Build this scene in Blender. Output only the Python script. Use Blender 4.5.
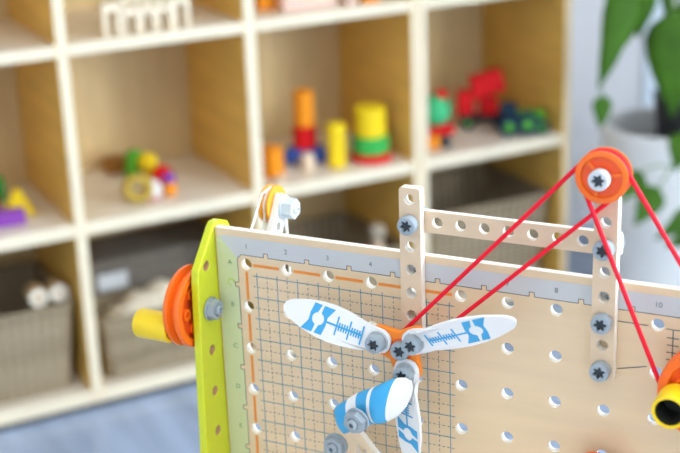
import bpy, bmesh, math, random
from mathutils import Matrix, Vector
from mathutils.geometry import tessellate_polygon

for o in list(bpy.data.objects):
    bpy.data.objects.remove(o)
random.seed(4)
S = bpy.context.scene
C = S.collection
PI = math.pi

# ------------------------------------------------------------------ camera
CAM = Vector((-0.6644, -2.4561, 1.2283))
RGT = Vector((0.8875, -0.4594, -0.0353)).normalized()
FWD = Vector((0.4236, 0.8436, -0.3300)).normalized()
DWN = FWD.cross(RGT).normalized()
RGT = DWN.cross(FWD).normalized()
FPX = 1374.31
cd = bpy.data.cameras.new('camera')
cam = bpy.data.objects.new('camera', cd)
C.objects.link(cam)
cd.sensor_width = 36.0
cd.sensor_fit = 'HORIZONTAL'
cd.lens = FPX * 36.0 / 680.0
cd.clip_start = 0.05
cd.dof.use_dof = True
cd.dof.focus_distance = 1.115
cd.dof.aperture_fstop = 4.8
cam.matrix_world = Matrix.Translation(CAM) @ Matrix((RGT, -DWN, -FWD)).transposed().to_4x4()
S.camera = cam

# ------------------------------------------------------------------ world, daylight, added fill, exposure
w = bpy.data.worlds.new('world')
S.world = w
w.use_nodes = True
w.node_tree.nodes['Background'].inputs[0].default_value = (0.80, 0.90, 1.0, 1)
w.node_tree.nodes['Background'].inputs[1].default_value = 1.0


def area(name, loc, aim, sx, sy, power, col):
    l = bpy.data.lights.new(name, 'AREA')
    l.shape = 'RECTANGLE'
    l.size, l.size_y, l.energy, l.color = sx, sy, power, col
    o = bpy.data.objects.new(name, l)
    C.objects.link(o)
    o.location = loc
    o.rotation_euler = (Vector(aim) - Vector(loc)).to_track_quat('-Z', 'Y').to_euler()
    return o


area('daylight_right_window', (2.30, -3.55, 1.50), (0.0, -3.55, 1.50), 1.6, 1.8, 265, (0.84, 0.94, 1.0))
area('rear_fill_light', (-0.6, -4.62, 1.65), (-0.6, 0, 1.65), 3.4, 1.6, 2, (1.0, 0.97, 0.92))  # added weak fill from behind the camera, source unseen
area('warm_ceiling_fill', (-0.6, -2.4, 2.66), (-0.6, -2.4, 0), 2.4, 1.6, 15, (1.0, 0.72, 0.38))  # added warm fill from above, not a visible fitting
S.view_settings.view_transform = 'Standard'
S.view_settings.look = 'None'
S.view_settings.gamma = 1
S.view_settings.use_curve_mapping = False
S.view_settings.exposure = 0.0


# ------------------------------------------------------------------ photograph geometry helpers
def ray(u, v):
    return RGT * ((u - 340) / FPX) + DWN * ((v - 226.5) / FPX) + FWD


def Pz(u, v, z):                       # point at height z seen at (u, v)
    d = ray(u, v)
    return CAM + d * ((z - CAM.z) / d.z)


def Py(u, v, y):                       # point in the plane y seen at (u, v)
    d = ray(u, v)
    return CAM + d * ((y - CAM.y) / d.y)


YAW = math.radians(-53.638)
AX = Vector((math.cos(YAW), math.sin(YAW), 0))
AY = Vector((-math.sin(YAW), math.cos(YAW), 0))
AZ = Vector((0, 0, 1))
PO = Vector((-0.2360, -1.4184, 0.8053))
# board frame: x right along the board, y up, z out of the board towards the viewer, origin in hole A1
PF = Matrix.Translation(PO) @ Matrix((AX, AZ, -AY)).transposed().to_4x4()


# ------------------------------------------------------------------ materials
MATS = {}


def mat(name, col, rough=0.5, metal=0.0, vary=0.06, scale=30.0, stretch=None, bump=0.0, coat=0.0, spec=0.5,
        trans=0.0, sub=0.0):
    if name in MATS:
        return MATS[name]
    m = bpy.data.materials.new(name)
    m.use_nodes = True
    nt = m.node_tree
    b = nt.nodes['Principled BSDF']
    b.inputs['Roughness'].default_value = rough
    b.inputs['Metallic'].default_value = metal
    b.inputs['Coat Weight'].default_value = coat
    b.inputs['Coat Roughness'].default_value = 0.12
    b.inputs['Specular IOR Level'].default_value = spec
    b.inputs['Transmission Weight'].default_value = trans
    if sub:
        b.inputs['Subsurface Weight'].default_value = sub
        b.inputs['Subsurface Radius'].default_value = (0.004, 0.003, 0.002)
    tc = nt.nodes.new('ShaderNodeTexCoord')
    mp = nt.nodes.new('ShaderNodeMapping')
    if stretch:
        mp.inputs['Scale'].default_value = stretch
    nz = nt.nodes.new('ShaderNodeTexNoise')
    nz.inputs['Scale'].default_value = scale
    nz.inputs['Detail'].default_value = 4
    cr = nt.nodes.new('ShaderNodeValToRGB')
    c0 = [max(0, c * (1 - vary)) for c in col]
    c1 = [min(1, c * (1 + vary)) for c in col]
    cr.color_ramp.elements[0].position = 0.3
    cr.color_ramp.elements[1].position = 0.7
    cr.color_ramp.elements[0].color = (*c0, 1)
    cr.color_ramp.elements[1].color = (*c1, 1)
    nt.links.new(tc.outputs['Object'], mp.inputs[0])
    nt.links.new(mp.outputs[0], nz.inputs['Vector'])
    nt.links.new(nz.outputs['Fac'], cr.inputs[0])
    nt.links.new(cr.outputs[0], b.inputs['Base Color'])
    if bump:
        bp = nt.nodes.new('ShaderNodeBump')
        bp.inputs['Strength'].default_value = bump
        bp.inputs['Distance'].default_value = 0.002
        nt.links.new(nz.outputs['Fac'], bp.inputs['Height'])
        nt.links.new(bp.outputs[0], b.inputs['Normal'])
    MATS[name] = m
    return m


def weave(name, col, dark, sx, sz):
    m = bpy.data.materials.new(name)
    m.use_nodes = True
    nt = m.node_tree
    b = nt.nodes['Principled BSDF']
    b.inputs['Roughness'].default_value = 0.85
    tc = nt.nodes.new('ShaderNodeTexCoord')
    outs = []
    for ax_, s in (('X', sx), ('Z', sz)):
        wv = nt.nodes.new('ShaderNodeTexWave')
        wv.bands_direction = ax_
        wv.inputs['Scale'].default_value = s
        wv.inputs['Distortion'].default_value = 1.5
        nt.links.new(tc.outputs['Object'], wv.inputs[0])
        outs.append(wv.outputs['Fac'])
    mul = nt.nodes.new('ShaderNodeMath')
    mul.operation = 'MULTIPLY'
    nt.links.new(outs[0], mul.inputs[0])
    nt.links.new(outs[1], mul.inputs[1])
    cr = nt.nodes.new('ShaderNodeValToRGB')
    cr.color_ramp.elements[0].color = (*dark, 1)
    cr.color_ramp.elements[1].color = (*col, 1)
    cr.color_ramp.elements[1].position = 0.5
    nt.links.new(mul.outputs[0], cr.inputs[0])
    nt.links.new(cr.outputs[0], b.inputs['Base Color'])
    bp = nt.nodes.new('ShaderNodeBump')
    bp.inputs['Distance'].default_value = 0.004
    nt.links.new(mul.outputs[0], bp.inputs['Height'])
    nt.links.new(bp.outputs[0], b.inputs['Normal'])
    MATS[name] = m
    return m


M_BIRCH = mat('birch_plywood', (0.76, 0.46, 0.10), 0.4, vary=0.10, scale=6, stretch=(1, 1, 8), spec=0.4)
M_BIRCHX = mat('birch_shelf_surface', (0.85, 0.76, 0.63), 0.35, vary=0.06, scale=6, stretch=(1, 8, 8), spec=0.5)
M_EDGE = mat('pale_birch_edge', (0.80, 0.70, 0.52), 0.45, vary=0.04, scale=10)
M_END = mat('birch_end_edge', (0.74, 0.58, 0.36), 0.5, vary=0.05, scale=10)
M_BACK = mat('birch_back_board', (0.70, 0.51, 0.25), 0.5, vary=0.08, scale=5, stretch=(6, 1, 1))
M_WALL = mat('white_wall_paint', (0.74, 0.74, 0.76), 0.8, vary=0.015, scale=4)
M_CEIL = mat('white_ceiling_paint', (0.85, 0.84, 0.82), 0.9, vary=0.01, scale=4)
M_BOARD = mat('board_maple_veneer', (0.72, 0.55, 0.35), 0.38, vary=0.035, scale=9, stretch=(1, 9, 3), spec=0.4, coat=0.4)
M_BEAM = mat('beam_pale_maple', (0.70, 0.54, 0.37), 0.45, vary=0.04, scale=18, stretch=(1, 6, 2), spec=0.4)
M_CUT = mat('cut_plywood_edge', (0.93, 0.88, 0.79), 0.6, vary=0.03, scale=60)
M_BAND = mat('printed_grey_band', (0.53, 0.54, 0.54), 0.35, vary=0.02, coat=0.6)
M_INK = mat('dark_ink', (0.10, 0.12, 0.13), 0.5)
M_GRID = mat('petrol_ink', (0.08, 0.25, 0.34), 0.5)
M_DASH = mat('grey_ink', (0.16, 0.19, 0.21), 0.5)
M_ORLINE = mat('orange_ink', (0.80, 0.26, 0.03), 0.5)
M_LIMEINK = mat('lime_ink', (0.45, 0.60, 0.10), 0.5)
M_GRINK = mat('green_ink', (0.06, 0.25, 0.10), 0.5)
M_LIME = mat('lime_lacquer', (0.60, 0.66, 0.015), 0.3, vary=0.03, scale=12, spec=0.5, coat=0.2)
M_ORANGE = mat('orange_plastic', (0.93, 0.16, 0.008), 0.3, vary=0.02)
M_ORANGE2 = mat('orange_plastic_deep', (0.90, 0.10, 0.01), 0.35, vary=0.02)
M_HUB = mat('orange_hub_plastic', (0.92, 0.24, 0.01), 0.35, vary=0.02)
M_YELLOW = mat('yellow_plastic', (0.88, 0.62, 0.01), 0.35, vary=0.02)
M_GREY = mat('grey_blue_plastic', (0.31, 0.37, 0.42), 0.32, vary=0.03)
M_STAR = mat('dark_recess', (0.025, 0.035, 0.045), 0.5)
M_PALEBLUE = mat('pale_blue_plastic', (0.62, 0.72, 0.82), 0.35, vary=0.02)
M_WHITEP = mat('white_plastic', (0.80, 0.81, 0.82), 0.32, vary=0.01)
M_BLUEINK = mat('sky_blue_ink', (0.04, 0.36, 0.68), 0.4, vary=0.02)
M_RED = mat('red_rubber_cord', (0.80, 0.008, 0.030), 0.6, vary=0.04, scale=200, spec=0.25)
M_STRING = mat('white_string', (0.88, 0.88, 0.88), 0.7, vary=0.03, scale=300)
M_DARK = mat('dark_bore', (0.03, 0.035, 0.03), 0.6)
M_TABLE = mat('white_table_laminate', (0.78, 0.76, 0.72), 0.4, vary=0.02)


# ------------------------------------------------------------------ mesh helpers
def obj(name, bm, material, parent=None, mtx=None, smooth=False, bevel=0.0, seg=2):
    me = bpy.data.meshes.new(name)
    bm.normal_update()
    bm.to_mesh(me)
    bm.free()
    for m in (material if isinstance(material, (list, tuple)) else [material]):
        me.materials.append(m)
    return obj_me(name, me, parent, mtx, smooth, bevel, seg)


def obj_me(name, me, parent=None, mtx=None, smooth=False, bevel=0.0, seg=2):
    o = bpy.data.objects.new(name, me)
    C.objects.link(o)
    if parent:
        o.parent = parent
    if mtx is not None:
        o.matrix_local = mtx
    if smooth:
        for p in me.polygons:
            p.use_smooth = True
        try:
            me.set_sharp_from_angle(angle=math.radians(35))
        except Exception:
            pass
    if bevel:
        b = o.modifiers.new('bevel', 'BEVEL')
        b.width, b.segments, b.limit_method = bevel, seg, 'ANGLE'
        b.angle_limit = math.radians(40)
    return o


def tag(o, label=None, cat=None, group=None, kind=None):
    if label: o['label'] = label
    if cat: o['category'] = cat
    if group: o['group'] = group
    if kind: o['kind'] = kind
    return o


def thing(name, label, cat, mtx=None, group=None):
    o = bpy.data.objects.new(name, None)
    C.objects.link(o)
    o.empty_display_size = 0.02
    if mtx is not None:
        o.matrix_world = mtx
    return tag(o, label, cat, group)


def TR(x, y, z):
    return Matrix.Translation((x, y, z))


def RX(a): return Matrix.Rotation(a, 4, 'X')
def RY(a): return Matrix.Rotation(a, 4, 'Y')
def RZ(a): return Matrix.Rotation(a, 4, 'Z')


def box(bm, x0, x1, y0, y1, z0, z1, mi=0):
    v = [bm.verts.new(p) for p in ((x0, y0, z0), (x1, y0, z0), (x1, y1, z0), (x0, y1, z0),
                                   (x0, y0, z1), (x1, y0, z1), (x1, y1, z1), (x0, y1, z1))]
    fs = []
    for q in ((3, 2, 1, 0), (4, 5, 6, 7), (0, 1, 5, 4), (1, 2, 6, 5), (2, 3, 7, 6), (3, 0, 4, 7)):
        f = bm.faces.new([v[i] for i in q])
        f.material_index = mi
        fs.append(f)
    return fs


def boxm(x0, x1, y0, y1, z0, z1):
    bm = bmesh.new()
    box(bm, x0, x1, y0, y1, z0, z1)
    return bm


def lathe(bm, prof, n=32, closed=False, mi=None):
    """revolve (r, z) pairs about Z"""
    rings = []
    for r, z in prof:
        if r < 1e-7:
            rings.append([bm.verts.new((0, 0, z))])
        else:
            rings.append([bm.verts.new((r * math.cos(2 * PI * k / n), r * math.sin(2 * PI * k / n), z)) for k in range(n)])
    pairs = list(zip(range(len(rings) - 1), range(1, len(rings))))
    if closed:
        pairs.append((len(rings) - 1, 0))
    for idx, (i, j) in enumerate(pairs):
        a, b = rings[i], rings[j]
        for k in range(n):
            k2 = (k + 1) % n
            if len(a) == 1 and len(b) == 1:
                continue
            if len(a) == 1:
                f = bm.faces.new((a[0], b[k], b[k2]))
            elif len(b) == 1:
                f = bm.faces.new((a[k], b[0], a[k2]))
            else:
                f = bm.faces.new((a[k], b[k], b[k2], a[k2]))
            if mi:
                f.material_index = mi[idx]
    bmesh.ops.recalc_face_normals(bm, faces=bm.faces)
    return bm


def lathem(prof, n=32, closed=False):
    return lathe(bmesh.new(), prof, n, closed)


def circ(cx, cy, r, n=20):
    return [(cx + r * math.cos(2 * PI * k / n), cy + r * math.sin(2 * PI * k / n)) for k in range(n)]


def plate(outline, holes, z0, z1, bm=None, wall_mi=0, hole_mi=None):
    """an outline with holes, extruded along Z from z0 to z1"""
    bm = bm or bmesh.new()
    loops = [outline] + holes
    flat = [p for L in loops for p in L]
    tri = tessellate_polygon([[Vector((p[0], p[1], 0)) for p in L] for L in loops])
    a = [bm.verts.new((p[0], p[1], z0)) for p in flat]
    b = [bm.verts.new((p[0], p[1], z1)) for p in flat]
    for t in tri:
        if len(set(t)) < 3:
            continue
        for s, rev in ((a, 1), (b, 0)):
            try:
                bm.faces.new([s[i] for i in (reversed(t) if rev else t)])
            except ValueError:
                pass
    k = 0
    for L in loops:
        n = len(L)
        for i in range(n):
            j = (i + 1) % n
            f = bm.faces.new((a[k + i], a[k + j], b[k + j], b[k + i]))
            f.material_index = wall_mi if (L is outline or hole_mi is None) else hole_mi
        k += n
    bmesh.ops.recalc_face_normals(bm, faces=bm.faces)
    return bm


def rrect(x0, x1, y0, y1, r, n=5):
    pts = []
    for cx, cy, a0 in ((x1 - r, y1 - r, 0), (x0 + r, y1 - r, PI / 2), (x0 + r, y0 + r, PI), (x1 - r, y0 + r, 1.5 * PI)):
        for k in range(n + 1):
            a = a0 + PI / 2 * k / n
            pts.append((cx + r * math.cos(a), cy + r * math.sin(a)))
    return pts


def tube(bm, pts, r, n=10, closed=False):
    pts = [Vector(p) for p in pts]
    N = len(pts)
    rings = []
    up = None
    for i, p in enumerate(pts):
        if closed:
            d = pts[(i + 1) % N] - pts[i - 1]
        else:
            d = pts[min(i + 1, N - 1)] - pts[max(i - 1, 0)]
        d.normalize()
        if up is None:
            up = d.orthogonal().normalized()
        up = (up - d * up.dot(d)).normalized()
        s = d.cross(up)
        rr = r[i] if isinstance(r, (list, tuple)) else r
        rings.append([bm.verts.new(p + (up * math.cos(2 * PI * k / n) + s * math.sin(2 * PI * k / n)) * rr) for k in range(n)])
    for i in range(N if closed else N - 1):
        a, b = rings[i], rings[(i + 1) % N]
        for k in range(n):
            k2 = (k + 1) % n
            bm.faces.new((a[k], a[k2], b[k2], b[k]))
    if not closed:
        bm.faces.new(list(reversed(rings[0])))
        bm.faces.new(rings[-1])
    bmesh.ops.recalc_face_normals(bm, faces=bm.faces)
    return bm


def strip(bm, x0, y0, x1, y1, wd, z0=0.0, z1=0.00025):
    """a thin printed stroke in the xy plane"""
    d = Vector((x1 - x0, y1 - y0))
    d.normalize()
    n = Vector((-d.y, d.x)) * wd / 2
    q = [(x0 + n.x, y0 + n.y), (x0 - n.x, y0 - n.y), (x1 - n.x, y1 - n.y), (x1 + n.x, y1 + n.y)]
    bm.faces.new([bm.verts.new((p[0], p[1], z1)) for p in q])


def text_mesh(s, size):
    cu = bpy.data.curves.new('t', 'FONT')
    cu.body = s
    cu.size = size
    cu.align_x = 'CENTER'
    cu.align_y = 'CENTER'
    cu.extrude = 0.0
    t = bpy.data.objects.new('t', cu)
    C.objects.link(t)
    dg = bpy.context.evaluated_depsgraph_get()
    me = bpy.data.meshes.new_from_object(t.evaluated_get(dg))
    bpy.data.objects.remove(t)
    bpy.data.curves.remove(cu)
    return me


# ------------------------------------------------------------------ the room
def struct(name, bm, m):
    return tag(obj(name, bm, m), kind='structure')


M_FLOOR = mat('blue_grey_floor', (0.36, 0.45, 0.62), 0.25, vary=0.20, scale=2.0, stretch=(7, 0.8, 1), spec=0.6)
XL, XR, YB, YF, ZC = -2.6, 2.2, 0.36, -4.5, 2.7
FZ = -0.013                             # floor level; the shelf boards start at z = 0 on a recessed plinth
struct('floor', boxm(XL, XR, YF, YB, FZ - 0.08, FZ), M_FLOOR)
struct('ceiling', boxm(XL, XR, YF, YB, ZC, ZC + 0.08), M_CEIL)
struct('wall_back', boxm(XL, XR, YB, YB + 0.08, FZ, ZC), M_WALL)
struct('wall_left', boxm(XL - 0.08, XL, YF, YB, FZ, ZC), M_WALL)


def wall_with_opening(name, a0, a1, o0, o1, z0, z1, c0, c1, axis):
    bm = bmesh.new()
    for (p0, p1, q0, q1) in ((a0, o0, FZ, ZC), (o1, a1, FZ, ZC), (o0, o1, FZ, z0), (o0, o1, z1, ZC)):
        if axis == 'y':
            box(bm, c0, c1, p0, p1, q0, q1)
        else:
            box(bm, p0, p1, c0, c1, q0, q1)
    return struct(name, bm, M_WALL)


wall_with_opening('wall_right', YF, YB, -4.35, -2.75, 0.60, 2.40, XR, XR + 0.08, 'y')
wall_with_opening('wall_front', XL, XR, -2.3, 1.1, 0.85, 2.45, YF - 0.08, YF, 'x')
M_FRAME = mat('white_window_frame', (0.82, 0.83, 0.84), 0.4, vary=0.01)


def window(name, axis, a0, a1, z0, z1, c0, c1, mull):
    t = bpy.data.objects.new(name, None)
    C.objects.link(t)
    tag(t, kind='structure')
    def bar(p0, p1, q0, q1):
        b = boxm(c0, c1, p0, p1, q0, q1) if axis == 'y' else boxm(p0, p1, c0, c1, q0, q1)
        obj('window_frame', b, M_FRAME, t)
    bar(a0, a1, z0, z0 + 0.06)
    bar(a0, a1, z1 - 0.06, z1)
    bar(a0, a0 + 0.06, z0 + 0.06, z1 - 0.06)
    bar(a1 - 0.06, a1, z0 + 0.06, z1 - 0.06)
    for mx in mull:
        bar(mx - 0.025, mx + 0.025, z0 + 0.06, z1 - 0.06)


window('window_1', 'y', -4.35, -2.75, 0.60, 2.40, XR + 0.01, XR + 0.07, (-3.55,))
window('window_2', 'x', -2.3, 1.1, 0.85, 2.45, YF - 0.07, YF - 0.01, (-1.16, -0.04))  # unseen rear window, added to let fill light in

# ------------------------------------------------------------------ shelving units
Z1, Z2, Z3 = 0.727, 0.380, 0.026       # top faces of the three visible shelves
ROWS = ((0.0, 0.026), (0.354, 0.380), (0.705, 0.727), (1.066, 1.088))
SD = 0.335


def slab(name, parent, x0, x1, z0, z1, y0, y1, m):
    bm = bmesh.new()
    fs = box(bm, x0, x1, y0, y1, z0, z1)
    fs[2].material_index = 1            # the front face takes the second, paler material
    return obj(name, bm, [m, M_END if (name == 'side_panel' and abs(x1 - 0.3925) < 0.001) else M_EDGE], parent, bevel=0.0015, seg=1)


def shelf_unit(label, xs):
    """xs: (x0, x1) of every upright, left to right"""
    ox = xs[0][0]
    t = thing('shelving_unit', label, 'shelf', TR(ox, 0, 0), 'birch cubby shelves along the wall')
    for i, (a, b) in enumerate(xs):
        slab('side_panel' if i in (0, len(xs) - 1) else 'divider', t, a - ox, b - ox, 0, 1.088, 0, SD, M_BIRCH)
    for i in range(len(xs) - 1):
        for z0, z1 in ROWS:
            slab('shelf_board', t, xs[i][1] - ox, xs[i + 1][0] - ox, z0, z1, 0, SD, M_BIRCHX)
    obj('plinth', boxm(0.01, xs[-1][1] - ox - 0.01, 0.003, SD, FZ + 0.0004, -0.0004), mat('dark_plinth', (0.06, 0.055, 0.05), 0.8), t)
    obj('back_panel', boxm(0, xs[-1][1] - ox, SD, SD + 0.008, 0, 1.088), M_BACK, t)
    return t


shelf_unit('long pale birch cubby shelving unit holding the wooden toys', [(-0.775, -0.753), (-0.397, -0.375), (0.0, 0.0225), (0.375, 0.400), (0.751, 0.7695)])
shelf_unit('narrow end birch cubby unit holding the red and green vehicles, next to the plant', [(0.7705, 0.789), (1.143, 1.163)])

# ------------------------------------------------------------------ the construction board
# everything on the board is laid out in the board frame PF (x right, y up, z towards the viewer)
BX0, BX1, BY0, BY1, BT = -0.030, 0.470, -0.230, 0.031, 0.007
HR = 0.0050


def P4(x=0, y=0, z=0, rot=None):
    m = PF @ TR(x, y, z)
    return m @ rot if rot is not None else m


bench = thing('toy_workbench', 'beige perforated construction board with printed grid and lime green side panels', 'toy workbench', P4(0.20, BY0 - 0.012, 0))
OFF = TR(-0.20, -(BY0 - 0.012), 0)      # board frame -> workbench frame


def board_mesh():
    bm = bmesh.new()
    n = 24
    xe = [BX0] + [0.02 + 0.04 * i for i in range(11)] + [BX1]
    ye = [BY1] + [-0.02 - 0.04 * i for i in range(5)] + [BY0]
    vc = {}
    def V(x, y, z):
        k = (round(x, 5), round(y, 5), z)
        if k not in vc:
            vc[k] = bm.verts.new((x, y, z))
        return vc[k]
    for i in range(12):
        for j in range(6):
            cx, cy = 0.04 * i, -0.04 * j
            x0, x1, y1, y0 = xe[i], xe[i + 1], ye[j], ye[j + 1]
            rect = [(x1, cy), (x1, y1), (cx, y1), (x0, y1), (x0, cy), (x0, y0), (cx, y0), (x1, y0)]
            hs = circ(cx, cy, HR, n)
            step = n // 8
            for z, flip in ((0.0, False), (-BT, True)):
                hv = [V(p[0], p[1], z) for p in hs]
                rv = [V(p[0], p[1], z) for p in rect]
                for k in range(8):
                    a = [hv[(k * step + q) % n] for q in range(step + 1)]
                    poly = a + [rv[(k + 1) % 8], rv[k]]
                    if not flip:
                        poly = poly[::-1]
                    bm.faces.new(poly)
            for k in range(n):
                k2 = (k + 1) % n
                f = bm.faces.new((V(*hs[k], 0.0), V(*hs[k2], 0.0), V(*hs[k2], -BT), V(*hs[k], -BT)))
                f.material_index = 1
    ring = ([(x, BY1) for x in sorted(set([v for v in xe] + [0.04 * i for i in range(12)]))])
    xs = [p[0] for p in ring]
    ys = sorted(set(ye + [-0.04 * j for j in range(6)]))
    for a, b in zip(xs, xs[1:]):
        for yy in (BY1, BY0):
            f = bm.faces.new((V(a, yy, 0.0), V(b, yy, 0.0), V(b, yy, -BT), V(a, yy, -BT)))
            f.material_index = 1
    for a, b in zip(ys, ys[1:]):
        for xx in (BX0, BX1):
            f = bm.faces.new((V(xx, a, 0.0), V(xx, b, 0.0), V(xx, b, -BT), V(xx, a, -BT)))
            f.material_index = 1
    bmesh.ops.recalc_face_normals(bm, faces=bm.faces)
    return bm


board = obj('board_panel', board_mesh(), [M_BOARD, M_CUT], bench, OFF, bevel=0.0007, seg=2)
I4 = Matrix.Identity(4)

# printed grey ruler band with tabs, along the top; green spill coloured into the left margin
def outline_path():
    pts = [(BX1 - 0.012, 0.0085)]
    x = 0.42
    while x > 0:
        pts += [(x + 0.0021, 0.0085), (x + 0.0021, 0.0122), (x - 0.0021, 0.0122), (x - 0.0021, 0.0085)]
        x -= 0.04
    pts += [(-0.0045, 0.0085), (-0.0085, 0.0045)]
    y = -0.02
    while y > BY0 + 0.012:
        pts += [(-0.0085, y + 0.0021), (-0.0122, y + 0.0021), (-0.0122, y - 0.0021), (-0.0085, y - 0.0021)]
        y -= 0.04
    pts.append((-0.0085, BY0 + 0.012))
    return pts


OP = outline_path()
bm = bmesh.new()
KI = OP.index((-0.0085, 0.0045))
band = OP[:KI + 1] + [(-0.0265, 0.0225), (-0.0245, 0.0245), (BX1 - 0.012, 0.0245)]
tri = tessellate_polygon([[Vector((p[0], p[1], 0)) for p in band]])
vs = [bm.verts.new((p[0], p[1], 0.00012)) for p in band]
for t in tri:
    f = bm.faces.new([vs[i] for i in t])
    f.normal_update()
    if f.normal.z < 0:
        f.normal_flip()
obj('printed_ruler_band', bm, M_BAND, board, I4)
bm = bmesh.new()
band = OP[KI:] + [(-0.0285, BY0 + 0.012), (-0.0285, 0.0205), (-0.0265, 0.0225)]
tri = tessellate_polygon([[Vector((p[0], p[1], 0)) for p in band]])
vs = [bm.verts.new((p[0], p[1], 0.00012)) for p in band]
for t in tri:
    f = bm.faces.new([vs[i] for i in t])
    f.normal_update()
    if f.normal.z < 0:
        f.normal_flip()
obj('printed_margin_strip', bm, mat('margin_green_bounce', (0.58, 0.63, 0.38), 0.35, vary=0.02, coat=0.6), board, I4)  # pale green imitates the side panel's reflection on the strip
bm = bmesh.new()
for a, b in zip(OP, OP[1:]):
    strip(bm, a[0], a[1], b[0], b[1], 0.00065, z1=0.0002)
obj('printed_outline', bm, M_INK, board, I4)
# orange guide strokes between the holes of row A and of column 1
bm = bmesh.new()
for i in range(5):
    strip(bm, 0.04 * i + 0.0068, 0.0, 0.04 * (i + 1) - 0.0075, 0.0, 0.0026, z1=0.0002)
obj('printed_orange_line', bm, M_ORLINE, board, I4)
bm = bmesh.new()
for i in range(5):
    strip(bm, 0.0, -0.04 * i - 0.0068, 0.0, -0.04 * (i + 1) + 0.0068, 0.0026, z1=0.0002)
obj('printed_orange_line', bm, M_ORLINE, board, I4)
# solid and dashed grid, broken by the holes
def seg_clear(fix, lo, hi, horizontal):
    """cut a line at the holes"""
    cuts = []
    n = round(fix / 0.04)
    if abs(fix - n * 0.04) < 0.003:
        k0 = int(math.floor(lo / 0.04)) - 1
        for k in range(k0, int(hi / 0.04) + 2):
            cuts.append((k * 0.04 - HR - 0.0006, k * 0.04 + HR + 0.0006))
    segs, a = [], lo
    for c0, c1 in cuts:
        if c1 < a or c0 > hi:
            continue
        if c0 > a:
            segs.append((a, c0))
        a = max(a, c1)
    if a < hi:
        segs.append((a, hi))
    return segs


GX0, GX1, GY0, GY1 = 0.0062, 0.1945, -0.205, -0.0070
bs, bd = bmesh.new(), bmesh.new()
for k in range(10):
    strip(bs, 0.01 + 0.02 * k, GY0, 0.01 + 0.02 * k, GY1, 0.00075, z1=0.00016)
    yy = -0.01 - 0.02 * k
    strip(bs, GX0, yy, GX1, yy, 0.00075, z1=0.00016)
for k in range(1, 10):
    x = 0.02 * k
    for a, b in seg_clear(x, GY0, GY1, False):
        q = a
        while q < b:
            strip(bd, x, q, x, min(q + 0.0024, b), 0.0007, z1=0.00014)
            q += 0.0043
    y = -0.02 * k
    for a, b in seg_clear(y, GX0, GX1, True):
        q = a
        while q < b:
            strip(bd, q, y, min(q + 0.0024, b), y, 0.0007, z1=0.00014)
            q += 0.0043
obj('printed_grid', bs, M_GRID, board, I4)
obj('printed_dashed_grid', bd, M_DASH, board, I4)
# fine black drawing right of the tall beam
bm = bmesh.new()
strip(bm, 0.329, -0.0014, 0.3525, -0.0014, 0.0008)
strip(bm, 0.3665, -0.002, 0.405, -0.002, 0.0008)
strip(bm, 0.372, -0.002, 0.372, -0.034, 0.0008)
for k in range(5):
    strip(bm, 0.3675, -0.009 - 0.006 * k, 0.3765, -0.009 - 0.006 * k, 0.0008)
strip(bm, 0.330, -0.0415, 0.353, -0.0356, 0.0008)
obj('printed_drawing', bm, M_INK, board, I4)
# lettering
for i in range(12):
    me = text_mesh(str(i + 1), 0.0062)
    me.materials.append(M_INK)
    obj_me('printed_number', me, board, TR(0.04 * i + (0.0012 if i == 0 else 0), 0.0165, 0.0003))
for j, s in enumerate('ABCDEF'):
    me = text_mesh(s, 0.0062)
    me.materials.append(M_GRINK)
    obj_me('printed_letter', me, board, TR(-0.0163, -0.04 * j, 0.0003))
bm = bmesh.new()
for k in range(14):
    a, b = 2 * PI * k / 18, 2 * PI * (k + 1) / 18
    strip(bm, 0.003 * math.cos(a), 0.003 * math.sin(a), 0.003 * math.cos(b), 0.003 * math.sin(b), 0.0011)
obj('printed_mark', bm, M_LIMEINK, board, TR(-0.0163, -0.0185, 0.0003))

# lime green side panels (mesh lies in the xy plane, turned so that it stands square to the board)
GO = [(-0.030, 0.0180), (-0.024, 0.0290), (-0.012, 0.0340), (-0.003, 0.0345), (0.0010, 0.0315), (0.0295, -0.0010), (0.0310, -0.012), (0.0395, BY0), (-0.045, BY0), (-0.045, -0.02)]
for x in (BX0 - 0.0085, BX1 + 0.0005):
    b = plate(GO, [circ(0.016, -0.04 * j, 0.0045, 16) for j in range(6)], 0, 0.008, hole_mi=1)
    # x of the outline -> z (out of the board), y -> y, thickness -> x
    mtx = OFF @ TR(x, 0, 0) @ Matrix(((0, 0, 1, 0), (0, 1, 0, 0), (1, 0, 0, 0), (0, 0, 0, 1)))
    me_ = b
    for v in b.verts:
        v.co = Vector((v.co.z, v.co.y, v.co.x))
    bmesh.ops.recalc_face_normals(b, faces=b.faces)
    tag(obj('side_panel', b, [M_LIME, mat('raw_hole_wood', (0.55, 0.34, 0.16), 0.7)], bench, OFF @ TR(x, 0, 0), bevel=0.0014, seg=3), 'lime green lacquered side panel')
obj('base_board', boxm(BX0 - 0.0085, BX1 + 0.0085, BY0 - 0.012, BY0 - 0.0003, -0.05, 0.055), M_BOARD, bench, OFF, bevel=0.001)


# ---- screws and nuts
def star_pts(r, n=6):
    pts = []
    for k in range(n * 4):
        a = 2 * PI * k / (n * 4)
        pts.append((r * (0.80 + 0.22 * math.cos(n * a)) * math.cos(a), r * (0.80 + 0.22 * math.cos(n * a)) * math.sin(a)))
    return pts


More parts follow.
